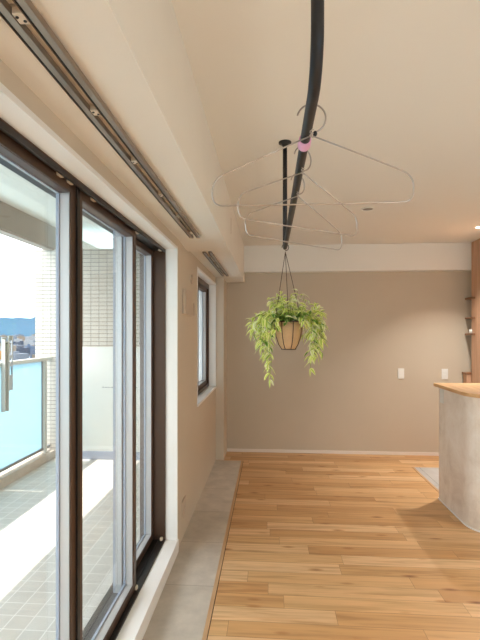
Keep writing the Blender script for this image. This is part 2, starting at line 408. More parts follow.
# ------------------------------------------------------------------ sliding sashes
def sash(parent, y0, y1, z0, z1, xf, st=0.05, rt=0.035, rb=0.04, glass_m='glass'):
    """interior face at x = xf; body goes 0.04 outwards"""
    f = obj('sliding_sash', boxes(
        (xf - 0.006, xf, y0, y0 + st, z0, z1), (xf - 0.006, xf, y1 - st, y1, z0, z1),
        (xf - 0.006, xf, y0 + st, y1 - st, z1 - rt, z1), (xf - 0.006, xf, y0 + st, y1 - st, z0, z0 + rb)), M['bronze'], parent, bevel=0.0015)
    s2 = st + 0.002
    obj('top_rail', boxes((xf - 0.040, xf - 0.0065, y0 + s2 + .0005, y1 - s2 - .0005, z1 - rt - 0.001, z1)), M['bronze'], f)
    obj('sash_body', boxes(
        (xf - 0.040, xf - 0.006, y0 + 0.004, y0 + s2, z0, z1), (xf - 0.040, xf - 0.006, y1 - s2, y1 - 0.004, z0, z1),
        (xf - 0.040, xf - 0.006, y0 + s2, y1 - s2, z0, z0 + rb + 0.002)), M['grey_alu'], f)
    s3 = st + 0.008
    obj('glazing_bead', boxes(
        (xf - 0.052, xf - 0.041, y0 + 0.004, y0 + s3, z0, z1), (xf - 0.052, xf - 0.041, y1 - s3, y1 - 0.004, z0, z1),
        (xf - 0.052, xf - 0.041, y0 + s3, y1 - s3, z1 - rt - 0.004, z1), (xf - 0.052, xf - 0.041, y0 + s3, y1 - s3, z0, z0 + rb + 0.008)), M['bead'], f)
    obj('glass_pane', boxes((xf - 0.049, xf - 0.045, y0 + s3, y1 - s3, z0 + rb + 0.008, z1 - rt - 0.004)), M[glass_m], f)
    return f

win = empty('window_1', (0, 0, 0)); struct(win, 'large four panel bronze sliding balcony window', 'window')
fy0, fy1 = W1[0] + 0.018, W1[1] - 0.018
obj('window_frame', boxes((-0.85, -0.681, fy0, fy0 + 0.03, 0.087, 1.99), (-0.85, -0.681, fy1 - 0.012, fy1, 0.087, 1.99),
                          (-0.85, -0.681, fy0, fy1, 1.990, 1.994)), M['bronze'], win, bevel=0.001)
obj('track', boxes((-0.85, -0.681, fy0, fy1, 0.04, 0.086), (-0.692, -0.682, fy0, fy1, 0.086, 0.092), (-0.729, -0.725, fy0 + .03, fy1 - .012, 0.086, 0.091), (-0.782, -0.778, fy0 + .03, fy1 - .012, 0.086, 0.091),
                   (-0.85, -0.682, fy0, fy1, 1.983, 1.990), (-0.690, -0.682, fy0 + .03, fy1 - .012, 1.972, 1.983)), M['black_frame'], win)
YM = 1.692
p2 = sash(win, YM + 0.002, 2.468, 0.093, 1.982, -0.705)
p1 = sash(win, 0.93, YM - 0.004, 0.093, 1.982, -0.705)
p3 = sash(win, 2.405, fy1 - 0.014, 0.093, 1.982, -0.759, st=0.035)
p0 = sash(win, fy0 + 0.032, 0.99, 0.093, 1.982, -0.759)
# dark weather strip between the meeting stiles, and lock
obj('weather_strip', boxes((-0.708, -0.698, YM - 0.012, YM + 0.010, 0.093, 1.982)), M['black_frame'], win)
for yy in (1.54, 1.62, 1.84, 2.47, 3.01):
    obj('rail_stopper', boxes((-0.712, -0.694, yy - 0.018, yy + 0.018, 1.972, 1.983)), M['cream_plastic'], win, bevel=0.003)
obj('rail_stopper', boxes((-0.7045, -0.694, 2.44, 2.466, 0.093, 0.112)), M['cream_plastic'], win, bevel=0.003)
obj('rail_stopper', boxes((-0.71, -0.694, 3.03, 3.055, 0.0925, 0.112)), M['cream_plastic'], win, bevel=0.003)

win2 = empty('window_2', (0, 0, 0)); struct(win2, 'small bronze window beyond the balcony window', 'window')
a0, a1, b0, b1 = W2[0] + 0.018, W2[1] - 0.018, W2[2] + 0.018, W2[3] - 0.018
obj('window_frame', boxes((-0.82, -0.681, a0, a0 + 0.03, b0, b1), (-0.82, -0.681, a1 - 0.03, a1, b0, b1),
                          (-0.82, -0.681, a0 + .03, a1 - .03, b0, b0 + 0.03), (-0.82, -0.681, a0 + .03, a1 - .03, b1 - 0.05, b1)), M['bronze'], win2)
ym = (a0 + a1) / 2
sash(win2, a0 + 0.032, ym + 0.02, b0 + 0.032, b1 - 0.052, -0.75, glass_m='frost_glass')
sash(win2, ym - 0.03, a1 - 0.032, b0 + 0.032, b1 - 0.052, -0.70, glass_m='frost_glass')

# rear window added behind the camera, unseen, to bring in fill daylight
added_win = empty('added_rear_window', (0, 0, 0)); struct(added_win)
obj('window_frame', boxes((WR[0], WR[0] + .05, YR - .12, YR - .04, WR[2], WR[3]), (WR[1] - .05, WR[1], YR - .12, YR - .04, WR[2], WR[3]), (2.07, 2.13, YR - .12, YR - .04, WR[2], WR[3]),
                          (WR[0], WR[1], YR - .12, YR - .04, WR[2], WR[2] + .05), (WR[0], WR[1], YR - .12, YR - .04, WR[3] - .05, WR[3])), M['bronze'], added_win)
obj('glass_pane', boxes((WR[0] + .05, WR[1] - .05, YR - .085, YR - .08, WR[2] + .05, WR[3] - .05)), M['glass'], added_win)

# ------------------------------------------------------------------ double curtain rails
def curtain_rail(y0, y1, ys, label):
    r = empty('curtain_rail', (-0.48, (y0 + y1) / 2, 2.068)); tag(r, label, 'curtain rail', 'double curtain rails above the windows')
    L = (y1 - y0) / 2
    for x0 in (-0.026, 0.019):       # wall-side edge of each rail, local
        t = obj('rail', boxes((x0 + 0.007, x0 + 0.022, -L, L, -0.022, -0.006), (x0, x0 + 0.001, -L, L, -0.022, -0.006), (x0, x0 + 0.007, -L, L, -0.009, -0.006)), M['rail_metal'], r, bevel=0.001)
        obj('runner_slot', boxes((x0 + 0.001, x0 + 0.007, -L + .001, L - .001, -0.019, -0.009)), M['dark'], t)
        obj('end_cap', boxes((x0 - 0.002, x0 + 0.024, L, L + 0.012, -0.024, -0.004)), M['cream_plastic'], t, bevel=0.002)
    for y in ys:
        yl = y - (y0 + y1) / 2
        bm = boxes((-0.024, 0.040, yl - 0.014, yl + 0.014, -0.006, 0.0), (-0.003, 0.0185, yl - 0.016, yl + 0.016, -0.021, -0.006))
        b = obj('bracket', bm, M['cream_plastic'], r, bevel=0.002)
        s = bmesh.new(); lathe(s, [(0.0032, -0.0225), (0.0032, -0.0205)], 0.003, yl - 0.006, 10); lathe(s, [(0.0032, -0.0225), (0.0032, -0.0205)], 0.0125, yl + 0.006, 10)
        obj('screw', s, M['dark'], b)
curtain_rail(0.45, 2.98, (0.87, 1.26, 1.64, 2.05, 2.44, 2.86), 'long silver double curtain rail under the boxed beam above the balcony window')
curtain_rail(3.56, 5.05, (3.75, 4.15, 4.55, 4.92), 'short silver double curtain rail above the small far window')

# ------------------------------------------------------------------ wall fittings
def plate(name, c, axis, wd, ht, th, label, cat, m, group=None, keys=1, keym=None):
    """axis '+x' plate on the left wall looking +X, '-y' on the far wall, '-x' on a face looking -X"""
    rz = {'-y': 0, '+x': math.radians(90), '-x': math.radians(-90)}[axis]
    e = empty(name, c, rz); tag(e, label, cat, group)
    p = obj('cover_plate', boxes((-wd / 2, wd / 2, -th, 0, -ht / 2, ht / 2)), m, e, bevel=min(0.003, th / 3))
    n = keys
    for i in range(n):
        z = (i - (n - 1) / 2) * (ht * 0.62 / max(n, 1))
        obj('rocker' if cat == 'switch' else 'socket', boxes((-wd * 0.27, wd * 0.27, -th - 0.002, -th + 0.001, z - ht * 0.26 / n, z + ht * 0.26 / n)), keym or m, p, bevel=0.001)
    return e
plate('wall_switch', (1.546, YB, 0.96), '-y', 0.072, 0.122, 0.008, 'white switch plate alone on the open part of the greige far wall', 'switch', M['plate'], keys=2)
plate('wall_switch', (2.045, YB, 0.957), '-y', 0.072, 0.122, 0.008, 'white switch plate on the far wall just above the wooden counter top', 'switch', M['plate'], keys=2)
plate('power_outlet', (XL, 3.31, 0.215), '+x', 0.13, 0.12, 0.008, 'beige outlet plate low on the wall above the stone strip, past the balcony window', 'outlet', M['plate_beige'], keys=2)
e = empty('wall_cover', (XL, 3.42, 1.665), math.radians(90)); tag(e, 'beige rectangular cover box on the wall between the two windows', 'wall cover')
obj('cover_plate', boxes((-0.14, 0.14, -0.022, 0, -0.09, 0.09)), M['plate_beige'], e, bevel=0.004)
e = empty('duct_cap', (XL, 3.66, 1.86), math.radians(90)); tag(e, 'small round beige cap high on the wall beside the small window', 'cap')
bm = bmesh.new(); lathe(bm, [(0.036, 0), (0.036, 0.012), (0.03, 0.018)], 0, 0, 28)
bm.transform(Matrix.Rotation(math.radians(90), 4, 'X'))
obj('cap_disc', bm, M['plate_beige'], e)
plate('power_outlet', (XL, 3.76, 1.63), '+x', 0.07, 0.10, 0.01, 'small beige outlet on the wall between the cover box and the small window', 'outlet', M['plate_beige'], keys=1)

# ceiling lamps
def downlight(x, y, lit, label):
    e = empty('downlight', (x, y, CZ)); tag(e, label, 'downlight', None)
    bm = bmesh.new(); seg = 32
    prof = [(0.055, 0.0), (0.055, -0.004), (0.046, -0.006), (0.043, -0.002), (0.043, -0.001)]
    rings = [[bm.verts.new((r * math.cos(2 * math.pi * k / seg), r * math.sin(2 * math.pi * k / seg), z)) for k in range(seg)] for r, z in prof]
    for a, b in zip(rings, rings[1:]):
        for k in range(seg): bm.faces.new((a[k], a[(k + 1) % seg], b[(k + 1) % seg], b[k]))
    obj('trim_ring', bm, M['plate'], e)
    bm = bmesh.new(); lathe(bm, [(0.042, -0.0035), (0.042, -0.0005)], 0, 0, 32)
    obj('diffuser', bm, M['lamp_on'] if lit else M['rail_metal'], e)
    if lit:
        l = bpy.data.lights.new('downlight_bulb', 'AREA'); l.shape = 'DISK'; l.size = 0.08; l.energy = CEIL_LAMP; l.color = (1.0, 0.95, 0.90); l.spread = math.radians(105)
        lo = bpy.data.objects.new('downlight_bulb', l); C.objects.link(lo); lo.parent = e; lo.location = (0, 0, -0.008)
    return e
downlight(0.81, 4.0, False, 'small unlit round downlight in the middle of the ceiling')
downlight(2.04, 4.77, True, 'lit white downlight in the ceiling near the wood panelling')
for i, (x, y) in enumerate(((1.0, 0.1), (2.4, 0.4), (1.2, -1.4), (2.7, -1.4), (2.8, 2.4))):  # five unseen downlights added to brighten the room
    downlight(x, y, True, 'added fill downlight in the unseen part of the ceiling')['group'] = 'added fill downlights outside the view'

# ------------------------------------------------------------------ kitchen side: counter, panelling, alcove
def rounded_rect(x0, x1, y0, y1, r, seg=10):
    """only the two left corners (x0) rounded"""
    pts = []
    for k in range(seg + 1):
        a = math.radians(180 + 90 * k / seg); pts.append((x0 + r + r * math.cos(a), y0 + r + r * math.sin(a)))
    pts += [(x1, y0), (x1, y1)]
    r2 = 0.01
    pts += [(x0 + r2, y1), (x0, y1 - r2)]
    return pts
def prism(bm, pts, z0, z1):
    a = [bm.verts.new((*p, z0)) for p in pts]; b = [bm.verts.new((*p, z1)) for p in pts]; n = len(pts)
    for k in range(n): bm.faces.new((a[k], a[(k + 1) % n], b[(k + 1) % n], b[k]))
    bm.faces.new(a[::-1]); bm.faces.new(b); return bm
ct = empty('kitchen_counter', (1.465, 4.0, 0)); tag(ct, 'rounded pale plaster kitchen counter with an oak top at the right edge', 'counter')
def loc(o, e): o.location = tuple(-v for v in e.location); return o
loc(obj('counter_body', prism(bmesh.new(), rounded_rect(1.465, 3.4, 3.50, 4.249, 0.20), 0.0, 0.975), M['plaster']), ct).parent = ct
loc(obj('plinth_bead', prism(bmesh.new(), rounded_rect(1.459, 3.4, 3.494, 4.255, 0.205), 0.0, 0.012), M['white_trim']), ct).parent = ct
loc(obj('counter_top', prism(bmesh.new(), rounded_rect(1.435, 3.45, 3.465, 4.30, 0.22), 0.975, 1.003), M['counter_wood'], bevel=0.004), ct).parent = ct
plate('wall_switch', (1.465, 4.16, 0.905), '-x', 0.07, 0.118, 0.008, 'white switch plate on the end of the plaster counter just under its oak top', 'switch', M['plate'], keys=2)

# vertical wood panelling
bm = boxes((2.30, 2.34, 4.5, 5.597, 0, CZ))
y = 4.5
box(bm, 2.30, 2.34, 5.597, 5.60, 0, 2.16)
while y < 5.58:
    box(bm, 2.29, 2.30, y, y + 0.021, 0, CZ); y += 0.026
struct(obj('wall_right', bm, M['wall_wood']), 'vertical slatted wood panelling', 'wall')
cab = empty('low_cabinet', (2.45, 5.66, 0)); tag(cab, 'low wooden cabinet in the alcove beside the far wall', 'cabinet')
obj('cabinet_body', boxes((-0.20, 0.35, -0.045, 0.06, 0, 0.965)), M['wall_wood'], cab, bevel=0.002)
obj('cabinet_top', boxes((-0.215, 0.35, -0.055, 0.06, 0.965, 0.985)), M['shelf'], cab, bevel=0.002)
for z, ds in ((1.835, 'topmost'), (1.61, 'middle'), (1.425, 'lowest')):
    s = obj('wall_shelf', boxes((-0.15, 0.33, -0.11, 0.12, -0.010, 0.010)), M['shelf'], loc=(2.42, 5.60, z), bevel=0.002)
    tag(s, ds + ' of the three thin brown shelves in the alcove behind the wood panelling', 'shelf', 'alcove shelves')
bm = bmesh.new(); lathe(bm, [(0.024, 0), (0.03, 0.006), (0.032, 0.045), (0.028, 0.045), (0.026, 0.008)], 0, 0, 20)
tag(obj('small_cup', bm, M['plate'], loc=(2.30, 5.60, 1.4352)), 'small white cup standing on the lowest alcove shelf', 'cup')

# ------------------------------------------------------------------ balcony
XK = -2.47
struct(obj('floor', boxes((XK, XO, -3.0, 5.3, -0.15, 0.0)), M['balcony_tile']), 'pale tiled balcony floor', 'floor')
struct(obj('trim_9', boxes((XK - 0.16, XK, -3.0, 5.3, -0.15, 0.09)), M['concrete'], bevel=0.006), 'concrete kerb of the balcony', 'kerb')
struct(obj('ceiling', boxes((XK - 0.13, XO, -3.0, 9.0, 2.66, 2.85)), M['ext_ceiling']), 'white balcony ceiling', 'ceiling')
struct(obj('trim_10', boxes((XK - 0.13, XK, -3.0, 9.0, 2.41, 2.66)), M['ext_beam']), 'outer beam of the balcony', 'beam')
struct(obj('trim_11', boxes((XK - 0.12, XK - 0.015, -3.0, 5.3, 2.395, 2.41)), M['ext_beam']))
bm = boxes((-2.71, -1.0, 5.3, 5.5, -0.15, 2.405), (-1.0, XO, 5.3, 5.5, -0.15, 2.405))
struct(obj('wall_balcony', bm, M['ext_tile']), 'cream tiled wall at the end of the balcony', 'wall')
struct(obj('wall_facade', boxes((XO - 0.012, XO, -3.0, W1[0] - .02, 0.0, 2.66), (XO - 0.012, XO, W1[1] + .02, W2[0] - .02, 0.0, 2.66), (XO - 0.012, XO, W2[0] - .02, W2[1] + .02, 0, W2[2] - .02),
                                (XO - 0.012, XO, W2[1] - .02, 5.3, 0, 2.66), (XO - 0.012, XO, W1[0] - .02, W2[1] - .02, 2.02, 2.66)), M['ext_tile_side']), 'tiled outer face of the window wall', 'wall')
pb = empty('partition_board', (-1.6, 5.28, 0)); tag(pb, 'white partition board across the end of the balcony in front of the tiled wall', 'partition')
obj('board', boxes((-0.62, 0.72, -0.012, 0.012, 0.09, 1.28)), M['ext_white'], pb, bevel=0.003)
obj('base_rail', boxes((-0.62, 0.72, -0.03, 0.014, 0.0, 0.09)), M['bead'], pb, bevel=0.003)
bm = bmesh.new()
for k in range(12): box(bm, -0.30 + k * 0.035, -0.30 + k * 0.035 + 0.018, -0.014, -0.0115, 0.815, 0.825)
obj('vent_holes', bm, M['rail_dark'], pb)

rl = empty('balcony_railing', (XK - 0.07, 1.2, 0.09)); tag(rl, 'balcony railing with pale blue frosted glass panels and aluminium posts', 'railing')
ys = [5.16, 4.21, 3.26, 2.31, 1.36, 0.41, -0.54, -1.49, -2.44]
def rb(x0, x1, y0, y1, z0, z1): return (x0 + 0.07 - XK, x1 + 0.07 - XK, y0 - 1.2, y1 - 1.2, z0 - 0.09, z1 - 0.09)
obj('handrail', boxes(rb(XK - 0.10, XK - 0.03, -2.9, 5.29, 1.125, 1.165)), M['rail_alu'], rl, bevel=0.006)
obj('bottom_rail', boxes(rb(XK - 0.085, XK - 0.055, -2.9, 5.29, 0.125, 0.15)), M['rail_dark'], rl)
for y in ys:
    obj('post', boxes(rb(XK - 0.095, XK - 0.04, y - 0.03, y + 0.03, 0.09, 1.125)), M['rail_alu'], rl, bevel=0.004)
for a, b in zip(ys[1:], ys[:-1]):
    g = obj('glass_panel', boxes(rb(XK - 0.073, XK - 0.067, a + 0.042, b - 0.052, 0.15, 1.125)), M['rail_glass'], rl)
    for q0 in (b - 0.052, a + 0.032): obj('panel_edge', boxes(rb(XK - 0.08, XK - 0.06, q0, q0 + 0.010, 0.15, 1.125)), M['rail_dark'], g)

# folding drying pole bracket on the railing
br = empty('drying_pole_bracket', (XK - 0.03, 4.27, 0.7)); tag(br, 'folded grey metal drying pole bracket fixed inside the balcony railing', 'bracket')
obj('back_plate', boxes((0.0, 0.012, -0.025, 0.045, 0.0, 0.70)), M['bracket'], br, bevel=0.002)
obj('side_flange', boxes((0.012, 0.04, -0.025, -0.017, 0.0, 0.68), (0.012, 0.04, 0.037, 0.045, 0.0, 0.66)), M['rail_alu'], br, bevel=0.002)
bm = bmesh.new(); ax0, ax1, ay0, ay1 = 0.014, 0.026, 0.062, 0.135
zs = [0.19, 0.34, 0.42, 0.45, 0.50, 0.53, 0.67, 0.715]   # solid / hole alternating from first
for i in range(len(zs) - 1):
    if i % 2 == 0: box(bm, ax0, ax1, ay0, ay1, zs[i], zs[i + 1])
    else:
        box(bm, ax0, ax1, ay0, ay0 + 0.016, zs[i], zs[i + 1]); box(bm, ax0, ax1, ay1 - 0.016, ay1, zs[i], zs[i + 1])
obj('folded_arm', bm, M['bracket'], br)
bm = bmesh.new(); tube(bm, [(0.02, 0.03, 0.64), (0.02, 0.10, 0.64)], 0.008); obj('pivot', bm, M['rail_dark'], br)

# ------------------------------------------------------------------ distant city and hills
GZ = -35.0
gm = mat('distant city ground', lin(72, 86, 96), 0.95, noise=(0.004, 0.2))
bm = bmesh.new(); v = [bm.verts.new(p) for p in ((-9000, -3000, GZ), (-30, -3000, GZ), (-30, 9500, GZ), (-9000, 9500, GZ))]; bm.faces.new(v)
struct(obj('ground', bm, gm), 'city ground far below the balcony', 'ground')
hm = mat('haze tinted blue hills', lin(56, 80, 97), 1.0, spec=0.0, noise=(0.002, 0.06))  # distance haze is painted in as a blue base colour
bm = bmesh.new(); prev = None
N_ = 160
rows = []
for i in range(N_ + 1):
    az = math.radians(-80 + 150 * i / N_)    # angle from +Y towards -X
    az = math.radians(-10) + math.radians(100) * i / N_
    row = []
    for j, (dist, hf) in enumerate(((4300, 0.0), (4700, 0.45), (5200, 1.0), (6000, 0.6), (7000, 0.0))):
        deg = math.degrees(az)
        hgt = 190 - (deg - 28) * 11 * (1 if deg < 40 else 0) - (72 if deg >= 40 else 0) + 14 * math.sin(deg * 1.3) + 7 * math.sin(deg * 3.1 + 1)
        hgt = max(90, min(hgt, 230))
        row.append(bm.verts.new((-dist * math.sin(az), dist * math.cos(az), GZ + hgt * hf + (random.random() * 6 if 0 < hf < 1 else 0))))
    rows.append(row)
for a, b in zip(rows, rows[1:]):
    for j in range(4):
        f = bm.faces.new((a[j], a[j + 1], b[j + 1], b[j])); f.smooth = True
tag(obj('hills', bm, hm), 'haze tinted blue hills on the horizon beyond the city', 'hills')
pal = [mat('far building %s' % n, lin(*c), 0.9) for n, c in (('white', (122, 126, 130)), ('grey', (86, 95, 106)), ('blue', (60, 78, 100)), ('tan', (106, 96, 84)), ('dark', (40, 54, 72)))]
orange = mat('far orange roof', lin(150, 102, 48), 0.9)
def building(x, y, wx, wy, h, m, label, rot=0.0, group='TONE buildings of the distant city'):
    bm = boxes((-wx / 2, wx / 2, -wy / 2, wy / 2, 0, h)); box(bm, -wx * 0.2, wx * 0.1, -wy * 0.2, wy * 0.2, h, h + 2.5)
    tone = m.name.split()[-1] if m in pal else 'orange'
    tone = {'white': 'pale', 'blue': 'bluish', 'dark': 'dark blue'}.get(tone, tone)
    label = label.replace('TONE', tone); group = group.replace('TONE', tone) if group else None
    o = obj('building', bm, m, loc=(x, y, GZ)); o.rotation_euler.z = rot
    return tag(o, label, 'building', group)
LB = 'small TONE city building far below, seen over the balcony railing'
placed = [(-640 * math.sin(math.radians(30.6)), 640 * math.cos(math.radians(30.6)), 14)]
while len(placed) < 111:
    d = 560 * (1 + 3.6 * random.random() ** 1.6)
    az = math.radians(random.uniform(24.5, 33.5))
    s = d / 600
    bx_, by_, bw_, bd_ = -d * math.sin(az), d * math.cos(az), random.uniform(8, 22) * s ** 0.4, random.uniform(8, 18) * s ** 0.4
    br_ = math.hypot(bw_, bd_) / 2 + 0.5
    if any(math.hypot(bx_ - p[0], by_ - p[1]) < br_ + p[2] for p in placed): continue
    placed.append((bx_, by_, br_))
    building(bx_, by_, bw_, bd_, random.choice((5, 7, 9, 12, 16)) * s ** 0.35, random.choice(pal), LB, random.uniform(0, 1.5))
while len(placed) < 251:
    d = 560 * (1 + 3.2 * random.random() ** 1.5); az = math.radians(random.choice((random.uniform(0, 24.5), random.uniform(33.5, 95), random.uniform(33.5, 60))))
    s = d / 600; bx_, by_, bw_, bd_ = -d * math.sin(az), d * math.cos(az), random.uniform(14, 40) * s ** 0.4, random.uniform(14, 34) * s ** 0.4
    br_ = math.hypot(bw_, bd_) / 2 + 0.5
    if any(math.hypot(bx_ - p[0], by_ - p[1]) < br_ + p[2] for p in placed): continue
    placed.append((bx_, by_, br_))
    building(bx_, by_, bw_, bd_, random.choice((6, 9, 13, 18)) * s ** 0.35, random.choice(pal), 'distant TONE city building beside the stretch of city the photo shows', random.uniform(0, 1.5), 'TONE city buildings outside the view')
az = math.radians(30.6)
building(-640 * math.sin(az), 640 * math.cos(az), 22, 16, 11, orange, 'orange roofed building far below at the left edge of the view', 0.5, None)

# ------------------------------------------------------------------ ceiling hung drying rod
RX, RZ, RY0, RY1, RR = 0.083, 1.90, 0.83, 2.56, 0.0115
rod = empty('hanging_rod', (RX, RY1, RZ)); tag(rod, 'matt black steel drying rod hung from the ceiling on two legs', 'rod')
pts = [(0, RY0 - RY1, CZ - RZ - 0.004)]
def arc(c, r, a0, a1, n=10):
    return [(0, c[0] + r * math.cos(math.radians(a0 + (a1 - a0) * k / n)), c[1] + r * math.sin(math.radians(a0 + (a1 - a0) * k / n))) for k in range(n + 1)]
r_ = 0.085
pts += [(0, RY0 - RY1, 0.3)] + arc((RY0 - RY1 + r_, r_), r_, 180, 270)
r2 = 0.018
far = arc((-r2, r2), r2, 270, 360, 6)
obj('rod_pipe', tube(bmesh.new(), pts + far + [(0, 0, 0.06)], RR, 20), M['black_pipe'], rod)
obj('leg', tube(bmesh.new(), [(0, 0, 0.04), (0, 0, CZ - RZ - 0.004)], RR * 1.02, 20), M['black_pipe'], rod)
for yy in (0, RY0 - RY1):
    bm = bmesh.new(); lathe(bm, [(0.014, CZ - RZ - 0.022), (0.016, CZ - RZ - 0.012), (0.034, CZ - RZ - 0.008), (0.034, CZ - RZ)], 0, yy, 28)
    obj('ceiling_flange', bm, M['black_pipe'], rod)
# pink sleeve on the rod
bm = bmesh.new(); n = 24
def ringtube(bm, y0, y1, ri, ro):
    R = []
    for (y, r) in ((y0, ri), (y0 + .003, ro), (y1 - .003, ro + 0.001), (y1, ri)):
        R.append([bm.verts.new((r * math.cos(2 * math.pi * k / n), y, r * math.sin(2 * math.pi * k / n))) for k in range(n)])
    for a, b in zip(R, R[1:] + R[:1]):
        for k in range(n): bm.faces.new((a[k], a[(k + 1) % n], b[(k + 1) % n], b[k])).smooth = True
ringtube(bm, -0.021, 0.021, RR + 0.0003, RR + 0.003)
tag(obj('rod_sleeve', bm, M['pink'], loc=(RX, 1.135, RZ)), 'pink plastic sleeve clipped around the black rod behind the nearest hanger', 'sleeve')

# ------------------------------------------------------------------ wire hangers
def make_hanger(label):
    e = empty('clothes_hanger'); tag(e, label, 'hanger', 'silver wire hangers on the rod')
    wr = 0.0016
    P = []
    def bez(p0, p1, p2, n=8):
        return [tuple((1 - t) ** 2 * a + 2 * t * (1 - t) * b + t * t * c for a, b, c in zip(p0, p1, p2)) for t in [k / n for k in range(n + 1)]]
    L_ = [(-0.002, -0.002), (-0.185, -0.079)]
    pl = [(-0.003, 0, -0.003), (-0.10, 0, -0.043)] + bez((-0.182, 0, -0.078), (-0.203, 0, -0.090), (-0.203, 0, -0.110)) + bez((-0.203, 0, -0.115), (-0.203, 0, -0.141), (-0.180, 0, -0.141))
    pr = [(-x, y, z) for x, y, z in pl][::-1]
    obj('shoulder_frame', tube(bmesh.new(), pl + [(-0.06, 0, -0.1415), (0.06, 0, -0.1415)] + pr, wr, 8), M['wire'], e)
    R = 0.029
    hk = [(0.0, 0, -0.004), (0.001, 0, 0.004)]
    for k in range(25):
        a = math.radians(-72 + (166 + 72) * k / 24); hk.append((R * math.cos(a), 0, 0.033 + R * math.sin(a)))
    obj('hook', tube(bmesh.new(), hk, wr * 1.15, 8), M['wire'], e)
    bm = bmesh.new(); tube(bm, [(0.004 * math.cos(t * 1.1) + 0.001, 0.004 * math.sin(t * 1.1), -0.005 + 0.0013 * t) for t in range(14)], wr * 0.7, 6)
    obj('twisted_neck', bm, M['wire'], e)
    return e
def copy_tree(o, parent=None):
    c = o.copy(); C.objects.link(c)
    if parent: c.parent = parent
    for ch in [x for x in o.children]: copy_tree(ch, c)
    return c
HN = 1.9115 - 0.029 + 0.0022 - 0.033     # neck height so that the hook rests on the rod
h1 = make_hanger('nearest and widest looking silver wire hanger, hooked on the black rod before the pink sleeve')
h1.location = (RX + 0.002, 0.975, HN)
h2 = copy_tree(h1); h2.location = (RX, 1.20, HN); h2.rotation_euler.z = math.radians(37); h2['label'] = 'middle of the three silver wire hangers, turned aslant just behind the pink sleeve'
h3 = copy_tree(h1); h3.location = (RX, 1.405, HN); h3.rotation_euler.z = math.radians(42); h2.scale = (0.955, 1, 1); h3.scale = (0.975, 1, 1); h3['label'] = 'farthest of the three silver wire hangers, turned aslant nearest the plant'
bm = bmesh.new(); bmesh.ops.create_uvsphere(bm, u_segments=14, v_segments=10, radius=0.0045); 
for v in bm.verts: v.co.z *= 1.3
obj('black_bead', bm, M['black_pipe'], h1, loc=(0.0075, 0.0, 0.002))

# ------------------------------------------------------------------ hanging plant
PX, PY = 0.100, 2.50
pl = empty('hanging_plant', (PX, PY, 1.36)); tag(pl, 'lime green trailing plant in a tan basket hung from the black rod', 'plant')
# basket: eight sided tapering bowl
BH, seg = 0.145, 8
prof = [(0.036, 0.0), (0.053, 0.025), (0.067, 0.065), (0.074, 0.105), (0.076, BH)]
bm = bmesh.new(); rings = []
for r, z in prof + [(0.070, BH), (0.066, BH - 0.02)]:
    rings.append([bm.verts.new((r * math.cos(2 * math.pi * (k + 0.5) / 24), r * math.sin(2 * math.pi * (k + 0.5) / 24), z)) for k in range(24)])
for a, b in zip(rings, rings[1:]):
    for k in range(24): bm.faces.new((a[k], a[(k + 1) % 24], b[(k + 1) % 24], b[k])).smooth = True
bm.faces.new(rings[0][::-1])
bk = obj('basket', bm, M['weave'], pl)
bm = bmesh.new(); lathe(bm, [(0.064, BH - 0.035), (0.066, BH - 0.018)], 0, 0, 24); obj('soil', bm, M['soil'], bk)
bm = bmesh.new()
for k in range(8):
    a = 2 * math.pi * (k + 0.35) / 8
    tube(bm, [((r + 0.0012) * math.cos(a), (r + 0.0012) * math.sin(a), z) for r, z in prof], 0.0020, 6)
for r, z in ((0.0775, BH), (0.037, 0.0)):
    tube(bm, [(r * math.cos(2 * math.pi * k / 32), r * math.sin(2 * math.pi * k / 32), z) for k in range(32)], 0.0024, 6, closed=True)
obj('wire_ribs', bm, M['rib'], bk)
# hook over the rod and three cords
top = Vector((RX - PX, 0.0, RZ - 1.36 - 0.030))
bm = bmesh.new()
hkp = [(top.x, 0, top.z + 0.002)]
for k in range(17):
    a = math.radians(-90 + 275 * k / 16); hkp.append((top.x + 0.0175 * math.cos(a), 0, top.z + 0.0235 + 0.0175 * math.sin(a)))
hkp[0] = (top.x, 0, top.z + 0.004)
tube(bm, hkp, 0.0018, 8); obj('hook', bm, M['rib'], pl)
for az_ in (200, 268, 330):
    a = math.radians(az_)
    end = Vector((0.076 * math.cos(a), 0.076 * math.sin(a), BH))
    cpts = [top.lerp(end, t / 10) for t in range(11)]
    obj('cord', tube(bmesh.new(), cpts, 0.0016, 6), M['cord'], pl)

leafbm = bmesh.new(); uvl = leafbm.loops.layers.uv.new('UVMap')
stembm = bmesh.new()
def leaf(p, d, length, width, mi, droop=0.35):
    d = d.normalized(); up = Vector((0, 0, 1))
    side = d.cross(up)
    if side.length < 0.1: side = Vector((1, 0, 0))
    side.normalize(); side = (side + Vector((0, 0, random.uniform(-0.6, 0.6)))).normalized()
    nrm = side.cross(d).normalized()
    prof = [(0, 0.08), (0.15, 0.7), (0.38, 1.0), (0.65, 0.8), (0.86, 0.4), (1.0, 0.03)]
    rows = []
    for t, wv in prof:
        c = p + d * length * t - up * droop * length * t * t
        s = side * width * 0.5 * wv; lift = nrm * width * 0.18 * wv
        rows.append(((c - s + lift), c, (c + s + lift)))
    vs = [[leafbm.verts.new(q) for q in r] for r in rows]
    for i in range(len(rows) - 1):
        for j in range(2):
            f = leafbm.faces.new((vs[i][j], vs[i][j + 1], vs[i + 1][j + 1], vs[i + 1][j])); f.material_index = mi; f.smooth = True
            us = ((j) / 2, (j + 1) / 2, (j + 1) / 2, j / 2); tv = (i, i, i + 1, i + 1)
            for l, u_, v_ in zip(f.loops, us, tv): l[uvl].uv = (u_, v_ / 5)
